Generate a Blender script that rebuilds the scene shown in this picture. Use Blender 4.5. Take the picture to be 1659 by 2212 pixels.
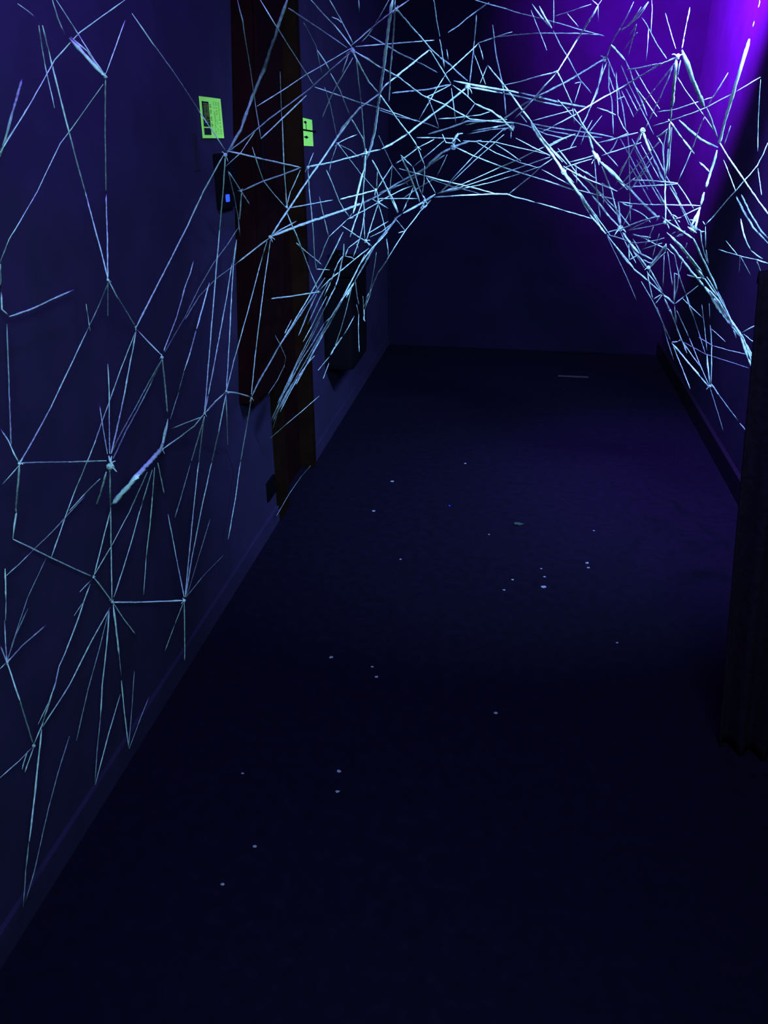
import bpy, bmesh, math, random
from mathutils import Vector, Matrix

S = bpy.context.scene
for o in list(bpy.data.objects):
    bpy.data.objects.remove(o, do_unlink=True)
COL = S.collection

# ---------------------------------------------------------------- camera
W, H, FPX, EYE = 1659.0, 2212.0, 1750.0, 1.55
dvec = Vector((1140 - W/2, -(262 - H/2), -FPX)).normalized()       # the corridor's long axis seen by the lens
nn = math.hypot(dvec.y, dvec.z)
zvec = Vector((0, -dvec.z/nn, dvec.y/nn))
xvec = dvec.cross(zvec)
M = Matrix((xvec, dvec, zvec))
cam = bpy.data.objects.new('camera', bpy.data.cameras.new('camera'))
COL.objects.link(cam)
cam.matrix_world = Matrix.Translation((0, 0, EYE)) @ M.to_4x4()
cam.data.sensor_fit = 'HORIZONTAL'; cam.data.sensor_width = 36.0
cam.data.lens = FPX/W*36.0
cam.data.clip_start = 0.02
S.camera = cam

# ---------------------------------------------------------------- world, lamps, exposure
wd = bpy.data.worlds.new('world'); S.world = wd; wd.use_nodes = True
wd.node_tree.nodes['Background'].inputs[0].default_value = (0.10, 0.06, 0.16, 1)
wd.node_tree.nodes['Background'].inputs[1].default_value = 0.006
S.view_settings.view_transform = 'Standard'; S.view_settings.look = 'None'
S.view_settings.exposure = 0.0; S.view_settings.gamma = 1.0
S.view_settings.use_curve_mapping = False

def area(name, loc, aim, sx, sy, power, color, spread=180):
    l = bpy.data.lights.new(name, 'AREA'); l.shape = 'RECTANGLE'; l.size = sx; l.size_y = sy
    l.energy = power; l.color = color; l.spread = math.radians(spread)
    o = bpy.data.objects.new(name, l); COL.objects.link(o); o.location = loc
    o.rotation_euler = (Vector(aim) - Vector(loc)).to_track_quat('-Z', 'Y').to_euler()
    return o
def point(name, loc, power, color, r=0.05):
    l = bpy.data.lights.new(name, 'POINT'); l.energy = power; l.color = color; l.shadow_soft_size = r
    o = bpy.data.objects.new(name, l); COL.objects.link(o); o.location = loc; return o

# blacklight above the right of the web, a weaker one over the left wall, and added fills for floor, web and left side
def spot(name, loc, aim, power, color, cone, blend=1.0, r=0.05):
    l = bpy.data.lights.new(name, 'SPOT'); l.energy = power; l.color = color; l.shadow_soft_size = r
    l.spot_size = math.radians(cone); l.spot_blend = blend
    o = bpy.data.objects.new(name, l); COL.objects.link(o); o.location = loc
    o.rotation_euler = (Vector(aim) - Vector(loc)).to_track_quat('-Z', 'Y').to_euler(); return o
spot('blacklight_glow', (0.40, 4.35, 2.52), (1.07, 5.35, 2.50), 3600, (0.24, 0.010, 1.0), 118)
spot('floor_fill_light', (0.78, 3.95, 2.50), (1.02, 3.75, 0.3), 430, (0.17, 0.06, 1.0), 62)  # added light for the violet patch on the right floor and wall
area('web_fill_light', (0.78, 1.95, 2.35), (0.35, 3.0, 1.40), 0.5, 0.12, 60, (0.19, 0.48, 1.0), 88)  # added teal fill to brighten the strands, not a blacklight of the corridor
point('blacklight_left', (-0.42, 1.55, 2.52), 75.0, (0.16, 0.012, 1.0), 0.06)
area('rear_fill_light', (0.35, -0.5, 2.2), (-0.80, 2.4, 1.05), 0.7, 0.5, 56, (0.20, 0.58, 0.80), 125)  # added weak bluish fill behind the camera

# ---------------------------------------------------------------- helpers
def ray(px, py): return M @ Vector((px - W/2, -(py - H/2), -FPX))
E0 = Vector((0, 0, EYE))
def on_x(px, py, X): r = ray(px, py); return E0 + r*(X/r.x)
def on_y(px, py, Y): r = ray(px, py); return E0 + r*(Y/r.y)
def on_z(px, py, z=0.0): r = ray(px, py); return E0 + r*((z - EYE)/r.z)
XL, XR, YF, ZC, YB = -0.95, 1.07, 6.12, 2.62, -1.6

def mat(name, color, rough=0.8, noise=0.0, scale=20.0, spec=0.3, bump=0.0, emit=None, es=0.0, color2=None, trans=0.0):
    m = bpy.data.materials.new(name); m.use_nodes = True
    nt = m.node_tree; b = nt.nodes['Principled BSDF']
    b.inputs['Base Color'].default_value = (*color, 1); b.inputs['Roughness'].default_value = rough
    b.inputs['Specular IOR Level'].default_value = spec
    tc = nt.nodes.new('ShaderNodeTexCoord'); n = nt.nodes.new('ShaderNodeTexNoise')
    n.inputs['Scale'].default_value = scale; n.inputs['Detail'].default_value = 6
    nt.links.new(tc.outputs['Object'], n.inputs['Vector'])
    if noise > 0:
        mx = nt.nodes.new('ShaderNodeMix'); mx.data_type = 'RGBA'
        c2 = color2 if color2 else tuple(c*(1 - noise) for c in color)
        mx.inputs[6].default_value = (*color, 1); mx.inputs[7].default_value = (*c2, 1)
        rp = nt.nodes.new('ShaderNodeMapRange'); rp.inputs[1].default_value = 0.35; rp.inputs[2].default_value = 0.65
        nt.links.new(n.outputs['Fac'], rp.inputs[0]); nt.links.new(rp.outputs[0], mx.inputs[0])
        nt.links.new(mx.outputs[2], b.inputs['Base Color'])
    if bump > 0:
        bp = nt.nodes.new('ShaderNodeBump'); bp.inputs['Strength'].default_value = bump
        bp.inputs['Distance'].default_value = 0.004
        nt.links.new(n.outputs['Fac'], bp.inputs['Height']); nt.links.new(bp.outputs[0], b.inputs['Normal'])
    if emit: b.inputs['Emission Color'].default_value = (*emit, 1); b.inputs['Emission Strength'].default_value = es
    return m

MW   = mat('wall_with_violet_light', (0.027, 0.0095, 0.040), 0.9, 0.25, 7, 0.2, 0.3)  # violet of the lamps put into the wall colour, not the paint's own
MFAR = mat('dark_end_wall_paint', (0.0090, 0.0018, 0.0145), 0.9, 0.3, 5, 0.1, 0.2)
MFL  = mat('dark_floor', (0.0055, 0.0012, 0.0085), 0.75, 0.45, 30, 0.10, 0.4)
MCE  = mat('dark_ceiling', (0.05, 0.01, 0.05), 0.9, 0.2, 10, 0.1)
MBB  = mat('black_skirting', (0.012, 0.003, 0.010), 0.6, 0.2, 15, 0.2)
MDK  = mat('black_red_cabinet', (0.011, 0.0012, 0.0014), 0.9, 0.4, 12, 0.03)
MDR  = mat('brown_door', (0.013, 0.0015, 0.0015), 0.9, 0.4, 9, 0.03)
MPO  = mat('olive_brown_post', (0.014, 0.0035, 0.0015), 0.9, 0.4, 9, 0.03)
MBLK = mat('black_plastic', (0.003, 0.001, 0.002), 0.8, 0.2, 20, 0.05)
MCL  = mat('black_cloth', (0.012, 0.003, 0.010), 0.95, 0.4, 60, 0.05, 0.6)
MYB  = mat('white_yarn_lit', (0.86, 0.84, 0.82), 0.95, 0.30, 90, 0.1)  # bright copy of the white yarn: stronger light put into the colour
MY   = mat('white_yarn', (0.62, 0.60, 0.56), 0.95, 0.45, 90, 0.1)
MYD  = mat('white_yarn_dim', (0.30, 0.28, 0.30), 0.95, 0.50, 90, 0.1)  # dim copy of the white yarn: weaker light put into the colour
MGR  = mat('fluorescent_green_paper', (0.55, 1.0, 0.12), 0.9, 0.06, 30, 0.1, emit=(0.16, 0.55, 0.08), es=0.25)
MINK = mat('black_ink', (0.02, 0.02, 0.02), 0.8, 0.2, 30, 0.1)
MINK2= mat('grey_green_ink', (0.30, 0.30, 0.04), 0.8, 0.3, 200, 0.1)
MLED = mat('blue_indicator', (0.02, 0.05, 0.8), 0.5, emit=(0.03, 0.10, 1.0), es=1.0)
MLINT= mat('white_lint', (0.35, 0.25, 0.3), 0.9, 0.2, 60, 0.1)
MTAPE= mat('pale_floor_tape', (0.12, 0.05, 0.07), 0.8, 0.4, 40, 0.1)
MFIX = mat('lamp_housing', (0.03, 0.03, 0.03), 0.5, 0.1, 10, 0.3)
MTUB = mat('blacklight_tube', (0.05, 0.02, 0.2), 0.3, emit=(0.35, 0.15, 1.0), es=3.0)

def tag(o, label=None, cat=None, group=None, kind=None):
    if label: o['label'] = label
    if cat: o['category'] = cat
    if group: o['group'] = group
    if kind: o['kind'] = kind
    return o
def link(name, me, m, parent=None):
    me.materials.append(m)
    o = bpy.data.objects.new(name, me); COL.objects.link(o)
    if parent: o.parent = parent
    return o
def empty(name, loc):
    o = bpy.data.objects.new(name, None); COL.objects.link(o); o.location = loc
    o.empty_display_size = 0.05; return o
def boxes(name, lst, m, parent=None, bevel=0.0):
    off = Vector(parent.location) if parent else Vector()
    bm = bmesh.new()
    for (a, b) in lst:
        a = Vector(a); b = Vector(b); c = (a + b)/2; s = b - a
        r = bmesh.ops.create_cube(bm, size=1.0)
        for v in r['verts']: v.co = Vector((v.co.x*s.x, v.co.y*s.y, v.co.z*s.z)) + c - off
    if bevel > 0:
        bmesh.ops.bevel(bm, geom=bm.edges[:], offset=bevel, segments=2, affect='EDGES', profile=0.7)
    me = bpy.data.meshes.new(name); bm.to_mesh(me); bm.free()
    return link(name, me, m, parent)

# ---------------------------------------------------------------- room shell
DY0, DY1 = 3.06, 3.66                                   # door opening in the left wall
def st(o): return tag(o, kind='structure')
st(boxes('floor', [((XL-.2, YB-.1, -.1), (XR+.2, YF+.2, 0))], MFL))
st(boxes('ceiling', [((XL-.2, YB-.1, ZC), (XR+.2, YF+.2, ZC+.1))], MCE))
st(boxes('wall_left', [((XL-.12, YB, 0), (XL, DY0, ZC)), ((XL-.12, DY1, 0), (XL, YF, ZC)),
                       ((XL-.12, DY0, 2.3), (XL, DY1, ZC))], MW))
st(boxes('wall_right', [((XR, YB, 0), (XR+.12, YF, ZC))], MW))
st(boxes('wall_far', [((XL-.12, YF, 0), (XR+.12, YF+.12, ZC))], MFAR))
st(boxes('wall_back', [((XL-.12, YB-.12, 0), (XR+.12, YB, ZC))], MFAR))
st(boxes('baseboard_left', [((XL, YB, 0), (XL+.012, DY0-.04, .07)), ((XL, DY1+.01, 0), (XL+.012, YF, .07))], MW))
st(boxes('baseboard_right', [((XR-.022, YB, 0), (XR, YF, .10))], MBB, bevel=.004))
# recessed door with its frame, left wall
st(boxes('trim_1', [((XL-.11, DY0-.03, 0), (XL+.02, DY0+.10, 2.32)), ((XL-.11, DY1-.05, 0), (XL+.02, DY1+.01, 2.32)),
                    ((XL-.11, DY0+.10, 2.25), (XL+.02, DY1-.05, 2.32))], MPO, bevel=.004))
dr = st(boxes('door_1', [((XL-.09, DY0+.10, .0), (XL-.045, DY1-.05, 2.25))], MDR))
boxes('door_handle', [((XL-.045, DY0+.14, .98), (XL-.005, DY0+.16, 1.0)), ((XL-.015, DY0+.14, .98), (XL-.005, DY0+.26, 1.0))], MBLK, dr)


# blacklight fittings above the frame; the last two are made up for added fills
def fitting(name, c, length, label, along='y'):
    t = empty(name, (c[0], c[1], ZC))
    hx, hy = (.05, length/2) if along == 'y' else (length/2, .05)
    boxes('lamp_housing', [((c[0]-hx, c[1]-hy, ZC-.05), (c[0]+hx, c[1]+hy, ZC))], MFIX, t, .006)
    bm = bmesh.new()
    bmesh.ops.create_cone(bm, cap_ends=True, segments=16, radius1=.013, radius2=.013, depth=length*.9)
    bm.transform(Matrix.Rotation(math.pi/2, 4, 'X' if along == 'y' else 'Y'))
    bm.transform(Matrix.Translation((0, 0, -.065)))
    me = bpy.data.meshes.new('lamp_tube'); bm.to_mesh(me); bm.free(); link('lamp_tube', me, MTUB, t)
    tag(t, label, 'blacklight')
fitting('blacklight_fitting', (0.40, 4.35), .6, 'black tube blacklight fitting on the ceiling before the end wall')

fitting('blacklight_fitting', (-0.42, 1.55), .6, 'black tube blacklight fitting on the ceiling beside the left wall')
fitting('blacklight_fitting', (0.78, 1.95), .6, 'added black tube lamp fitting on the ceiling above the draped screen')
fitting('blacklight_fitting', (0.80, 3.60), .3, 'added short black tube lamp fitting on the ceiling over the right leg of the web')

# ---------------------------------------------------------------- things on the left wall
# dark cabinet hung before the door
cb = empty('wall_cabinet', (XL, 2.66, .64))
boxes('cabinet_body', [((XL, 2.66, .64), (XL+.07, 3.0, 2.3))], MDK, cb, .004)
boxes('cabinet_door', [((XL+.07, 2.675, .66), (XL+.08, 2.985, 2.28))], MDK, cb, .003)
boxes('handle', [((XL+.08, 2.70, 1.4), (XL+.09, 2.715, 1.55))], MBLK, cb, .003)
for ob in cb.children:
    for v in ob.data.vertices: v.co.y += v.co.z*0.175
tag(cb, 'tall blackish red cabinet hung on the left wall before the brown doorway', 'cabinet')
# dark fixture low on the wall beyond the door
fx = empty('wall_fountain', (XL, 4.02, .39))
fb = boxes('fountain_body', [((XL, 4.0, .39), (XL+.15, 4.42, .86))], MBLK, fx, .025)
boxes('basin', [((XL+.01, 3.99, .86), (XL+.165, 4.43, .91))], MBLK, fx, .015)
boxes('spout', [((XL+.03, 4.10, .91), (XL+.06, 4.13, .97)), ((XL+.05, 4.10, .955), (XL+.09, 4.13, .97))], MBLK, fx, .003)
tag(fx, 'black boxy fixture low on the left wall beyond the doorway', 'wall fixture')
bxx = boxes('wall_outlet', [((XL, 2.90, .145), (XL+.012, 3.0, .225))], MBLK, None, .003)
tag(bxx, 'small dark socket plate low on the left wall under the cabinet', 'outlet')
# black reader with a blue light, under the big green notice
rd = empty('card_reader', (XL, 2.64, 1.34))
boxes('reader_case', [((XL, 2.60, 1.30), (XL+.03, 2.74, 1.46))], MBLK, rd, .006)
boxes('keypad', [((XL+.03, 2.615+.03*i, 1.39-.022*j), (XL+.034, 2.635+.03*i, 1.405-.022*j)) for i in range(3) for j in range(3)], MBLK, rd, .0015)
pL = on_x(492, 428, XL+.034)
boxes('indicator_light', [((XL+.03, pL.y-.010, pL.z-.011), (XL+.038, pL.y+.010, pL.z+.011))], MLED, rd, .003)['label'] = 'glowing blue indicator light'
tag(rd, 'black wall reader with a blue glowing light below the large green notice', 'card reader')
# dark stained marks on wall: a narrow black strip left of the notice
sp = boxes('wall_strip', [((XL, 2.44, 1.42), (XL+.003, 2.48, 1.52))], mat('dark_violet_tape', (.014, .004, .018), .9, .4, 30), None, .001)
tag(sp, 'narrow dark patch of tape on the wall left of the large green notice', 'tape')

def sheet(name, quad, label, marks, strip=None):
    # quad in pixels TL TR BR BL, standing on the left wall
    P = [on_x(x, y, XL+.004) for x, y in quad]
    yc = sum(p.y for p in P)/4; zc = sum(p.z for p in P)/4
    t = empty(name, (XL+.004, yc, zc))
    def at(u, v): return (P[0]*(1-u)*(1-v) + P[1]*u*(1-v) + P[2]*u*v + P[3]*(1-u)*v)
    def quadmesh(nm, rects, m, lift, par, th=.0012):
        bm = bmesh.new()
        for (u0, v0, u1, v1) in rects:
            c = [at(u0, v0), at(u1, v0), at(u1, v1), at(u0, v1)]
            lo = [bm.verts.new(Vector((lift, q.y-yc, q.z-zc))) for q in c]
            hi = [bm.verts.new(Vector((lift+th, q.y-yc, q.z-zc))) for q in c]
            bm.faces.new(hi[::-1]); bm.faces.new(lo)
            for i in range(4):
                j = (i+1) % 4; bm.faces.new((lo[i], hi[i], hi[j], lo[j]))
        bmesh.ops.recalc_face_normals(bm, faces=bm.faces[:])
        me = bpy.data.meshes.new(nm); bm.to_mesh(me); bm.free(); return link(nm, me, m, par)
    quadmesh('paper', [(0, 0, 1, 1)], MGR, 0, t)
    for nm, rects, m, lift in marks: quadmesh(nm, rects, m, lift, t, .0004)
    tag(t, label, 'notice', 'fluorescent green notices on the left wall')
    return t
rnd = random.Random(5)
bandl, small, mid = [], [], []
for i in range(13):
    v = .15 + i*.038
    u0 = .13 + rnd.random()*.03; bandl.append((u0, v, u0+.06+rnd.random()*.17, v+.012+rnd.random()*.01))
for u in (.16, .22, .29, .34): bandl.append((u, .18+rnd.random()*.05, u+.018, .46+rnd.random()*.12))
for v0 in (.16, .30, .47, .63):
    for k in range(4):
        v = v0 + .025*k; mid.append((.43, v, .46+rnd.random()*.06, v+.015))
for colu in (.60, .71, .83):
    for k in range(24):
        v = .10 + k*.034
        if rnd.random() < .8: small.append((colu, v, colu+.04+rnd.random()*.04, v+.011))
sheet('notice_sheet', [(429.5, 207.5), (475.5, 213.5), (483.5, 298.5), (438, 298.5)],
      'larger green notice with a black printed band and lines of text', [
      ('printed_band', [(.08, .11, .39, .72), (.08, .75, .39, .92)], MINK, .0013),
      ('printed_heading', bandl, MINK2, .0018), ('printed_subheading', mid, MINK2, .0013), ('printed_text', small, MINK2, .0013)])
sheet('notice_sheet', [(652.5, 254), (673.5, 259), (676.5, 316), (656, 315)],
      'smaller green notice past the brown doorway, crossed by a dark strip', [
      ('printed_mark', [(.12, .12, .42, .17), (.22, .09, .34, .20), (.30, .2, .36, .45)], MINK, .0013),
      ('printed_mark', [(.05, .655, .50, .70), (.20, .63, .38, .73)], MINK, .0013),
      ('dark_strip', [(-.05, .40, 1.35, .455)], MBLK, .0030)])

# ---------------------------------------------------------------- black draped screen at the right edge
p0 = on_z(1558, 1620); YS = p0.y
pt = on_y(1648, 590, YS)
scr = empty('draped_screen', (p0.x, YS, 0))
def drape():
    bm = bmesh.new(); nx, nz = 70, 30; g = []
    for i in range(nx+1):
        u = i/nx; colv = []
        for j in range(nz+1):
            v = j/nz
            x0 = p0.x*(1-v) + pt.x*v
            x = x0 + (XR-.035-x0)*u
            y = YS + .020*math.sin(u*42 + .6*math.sin(v*3)) * (1-.5*v) + .012*math.sin(u*17+1)
            colv.append(bm.verts.new((x-p0.x, y-YS, .002+v*pt.z)))
        g.append(colv)
    for i in range(nx):
        for j in range(nz): bm.faces.new((g[i][j], g[i+1][j], g[i+1][j+1], g[i][j+1]))
    me = bpy.data.meshes.new('cloth'); bm.to_mesh(me); bm.free()
    for p in me.polygons: p.use_smooth = True
    o = link('cloth', me, MCL, scr)
    md = o.modifiers.new('s', 'SOLIDIFY'); md.thickness = .006; return o
drape()
boxes('frame_rail', [((pt.x+.005, YS+.035, pt.z-.03), (XR-.03, YS+.055, pt.z-.005))], MBLK, scr, .003)
boxes('frame_post', [((p0.x+.04, YS+.035, 0), (p0.x+.06, YS+.055, pt.z-.03))], MBLK, scr, .003)
boxes('frame_post', [((XR-.055, YS+.035, 0), (XR-.035, YS+.055, pt.z-.03))], MBLK, scr, .003)
tag(scr, 'black cloth draped screen standing at the right edge, hiding the lower right wall', 'screen')

# ---------------------------------------------------------------- bits on the floor
def crumb(px, py, size, label, name='lint_scrap', group=None, m=None, stretch=1.0, seed=0):
    p = on_z(px, py); r = random.Random(seed+int(px*7+py))
    bm = bmesh.new(); bmesh.ops.create_icosphere(bm, subdivisions=2, radius=1)
    for v in bm.verts:
        k = .75 + .5*r.random()
        v.co = Vector((v.co.x*size*stretch*k, v.co.y*size*k*1.1, v.co.z*size*.45*k + size*.3))
    mn = min(v.co.z for v in bm.verts)
    for v in bm.verts: v.co.z -= mn
    me = bpy.data.meshes.new(name); bm.to_mesh(me); bm.free()
    o = link(name, me, m or MLINT); o.location = (p.x, p.y, 0); tag(o, label, 'lint', group); return o
CR = [(847,1041,4.5,'white lint scrap on the floor nearest the brown doorway, farthest of the bits'),
 (807,1105,4.5,'white lint scrap on the floor just left of and nearer than the farthest bit'),
 (865,1209,3,'tiny lint speck on the open floor near the left wall side, mid corridor'),
 (1174,1269,6,'brightest lint bit of the loose cluster on the middle floor'),
 (1176,1247,3.5,'thin lint bit directly behind the brightest bit of the cluster'),
 (1169,1229,3,'faint lint bit farthest back in the cluster on the middle floor'),
 (1107,1253,3.5,'faint lint bit at the left of the cluster, behind its neighbour'),
 (1089,1275,3.5,'lint bit at the far left of the cluster on the middle floor'),
 (1268,1217,4.5,'rear one of two close lint bits toward the right wall'),
 (1271,1227,3.5,'front one of two close lint bits toward the right wall'),
 (715,1421,5,'lint bit on the near left floor, rear left of a pair'),
 (804,1441,3.5,'faint lint bit just behind the bluish bit on the near left floor'),
 (813,1463,4.5,'lint bit on the near floor, right of the pair by the left wall'),
 (732,1667,5,'rear lint bit of two stacked ones on the nearest floor'),
 (729,1711,5,'front lint bit of two stacked ones on the nearest floor'),
 (550,1829,4.5,'bright lint bit near the left wall on the nearest floor'),
 (481,1911,4.5,'lint bit closest to the camera by the left wall'),
 (524,1671,3.5,'faint lint bit beside the left wall, level with the stacked pair'),
 (1071,1541,5,'pale smudge of lint alone on the near middle floor'),
 (1005,1002,3,'tiny lint speck on the far floor, middle of the corridor'),
 (1056,1155,2.6,'tiny lint speck left of the small heap on the middle floor'),
 (1283,1147,2.6,'tiny lint speck on the right half of the middle floor'),
 (1333,1389,3,'faint lint speck alone on the right side of the near floor')]
for (x, y, s, lb) in CR:
    d = (on_z(x, y) - E0).length
    crumb(x, y, s*d/FPX*.62, lb, stretch=1.4)
c = crumb(971, 1093, 2.2*3/FPX, 'tiny blue bead on the floor in the middle of the corridor', 'bead', m=mat('blue_bead', (0.05, 0.03, .9), .5))
c['category'] = 'bead'
hp = on_z(1120, 1134)
t = crumb(1120, 1134, .011, 'low pale green tuft of yarn fluff on the middle floor', 'yarn_tuft', m=mat('dull_green_fluff', (.035, .05, .035), .9, .3, 60), stretch=1.8); t['category'] = 'yarn'
q0, q1 = on_z(1206, 812), on_z(1270, 811)
tp = boxes('floor_tape', [((q0.x, q0.y-.014, 0), (q1.x, q0.y+.014, .0015))], MTAPE)
tag(tp, 'short pale strip of tape on the floor under the far end of the web', 'tape')
q0, q1 = on_z(960, 748), on_z(1050, 748)
tp = boxes('threshold_strip', [((q0.x, q0.y-.008, 0), (q1.x, q0.y+.008, .003))], mat('dull_metal_strip', (.10, .05, .06), .5, .3, 40))
tag(tp, 'thin dull strip on the floor at the foot of the end wall', 'strip')
# ---------------------------------------------------------------- the yarn web
# how far down the corridor the web hangs, read at points of the view (x, y -> metres along the corridor)
CTRL = [(600,750,2.45),(650,830,2.75),(610,900,2.65),(560,650,2.4),(520,700,2.3),(690,750,3.1),(640,1030,3.0),(590,950,2.75),(0,0,1.35),(0,300,1.3),(0,500,1.25),(0,1000,1.1),(0,1500,1.0),(60,1900,1.0),(230,600,1.55),(240,1000,1.4),(400,1300,1.75),(210,1700,1.42),
 (280,1620,1.52),(350,770,1.75),(490,850,2.1),(545,850,2.25),(490,330,2.2),(440,900,1.9),(230,170,1.5),(280,20,1.6),(580,510,2.45),(690,630,2.95),
 (600,1100,3.0),(770,100,2.3),(850,0,2.1),(840,680,3.9),(720,750,3.35),(900,440,3.4),(1100,420,3.4),(980,310,3.2),(1290,480,3.4),(1215,350,3.2),
 (1200,150,2.9),(1290,20,2.7),(1310,130,3.4),(1465,125,2.5),(1440,600,3.2),(1460,650,3.3),(1465,740,3.5),(1540,840,3.3),(1610,930,3.3),
 (1630,800,3.1),(1500,490,2.9),(1600,80,2.6),(1659,500,2.5),(600,0,2.0),(1050,100,3.3),(1010,185,3.1)]
def depth(px, py):
    sw = sy = 0.0
    for (x, y, Y) in CTRL:
        w = 1.0/(((px-x)**2 + (py-y)**2) + 900.0)**1.5
        sw += w; sy += w*Y
    return sy/sw
def web_point(px, py, k=1.0):
    r = ray(px, py); t = depth(px, py)*k/r.y
    # stay inside the room
    lim = []
    if r.x < 0: lim.append((XL+.03)/r.x)
    if r.x > 0: lim.append((XR-.03)/r.x)
    if r.z < 0: lim.append((.004-EYE)/r.z)
    if r.z > 0: lim.append((ZC-.08-EYE)/r.z)
    lim.append((YF-.02)/r.y)
    return E0 + r*min([t]+lim)

# landmarks used to say where each strand runs
LM = [((228,165),'high left ribbon knot'),((283,25),'top left knot'),((233,605),'tall left junction'),((294,708),'left chain upper link'),
 ((350,770),'left chain lower link'),((42,1002),'left edge knot'),((237,1000),'thick left knot'),
 ((347,970),'wide ribbon top'),((440,893),'fork under cabinet'),((488,847),'bent link knot'),
 ((543,858),'bent link end'),((487,332),'knot under large notice'),((243,1300),'low left fan knot'),
 ((398,1297),'low right fan knot'),((202,1247),'low fan step'),((27,1165),'low left edge bend'),((15,1430),'lowest edge knot'),
 ((72,1610),'bottom left junction'),((204,1692),'lower floor anchor'),((278,1618),'upper floor anchor'),((765,107),'star knot'),
 ((852,15),'top middle knot'),((618,448),'knot beside cabinet'),((584,512),'doorway knot'),((520,412),'blue light knot'),
 ((665,360),'small notice kink'),((813,411),'left shoulder star'),((817,437),'lower left star'),
 ((790,522),'left leg mesh'),((745,550),'left leg loop'),((687,630),'dark fixture fork'),((765,608),'gathered left leg'),
 ((728,308),'small notice crossing'),((903,319),'tuft crossing'),((978,308),'white tuft'),((1010,186),'plaited arch knot'),
 ((945,418),'arch left corner'),((1098,420),'arch middle'),((1283,473),'arch right corner'),((912,440),'curled thread end'),
 ((1105,275),'shaggy arch knot'),((1203,155),'lit Y joint'),((1292,11),'top Y joint'),((1308,130),'violet knot'),((1464,122),'bright peak knot'),
 ((1215,370),'right arm cluster'),((1283,335),'second arm knot'),((1388,281),'knot under peak'),((1464,397),'thick cord bend'),
 ((1514,446),'thick cord foot'),((1497,492),'thick cord fringe'),((1528,232),'thick cord crossing'),((1340,493),'right shoulder star'),
 ((1436,485),'right shoulder barbs'),((1399,580),'right shoulder point'),((1437,530),'right shoulder peak'),((1457,657),'right leg V'),
 ((1415,657),'right leg bend'),((1465,735),'right leg loop'),((1535,838),'right leg foot'),((1628,800),'twisted tail tip'),
 ((1447,268),'peak stalk'),((1608,390),'right wall crossing'),((1647,560),'right wall curve'),((1196,60),'violet ladder knot'),((1024,100),'small upper triangle'),
 ((928,107),'upper arch cross'),((856,465),'arch left brow'),((1243,230),'bright line cluster'),((1270,285),'right arm hollow'),((1343,62),'violet thread sheaf')]
def where(p):
    x, y = p
    if y < 6: return 'top edge'
    if x < 4: return 'left edge'
    if x > 1655: return 'right edge'
    best = min(LM, key=lambda l: (l[0][0]-x)**2 + (l[0][1]-y)**2)
    d = math.hypot(best[0][0]-x, best[0][1]-y)
    if d < 34: return best[1]
    return best[1]

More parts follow.
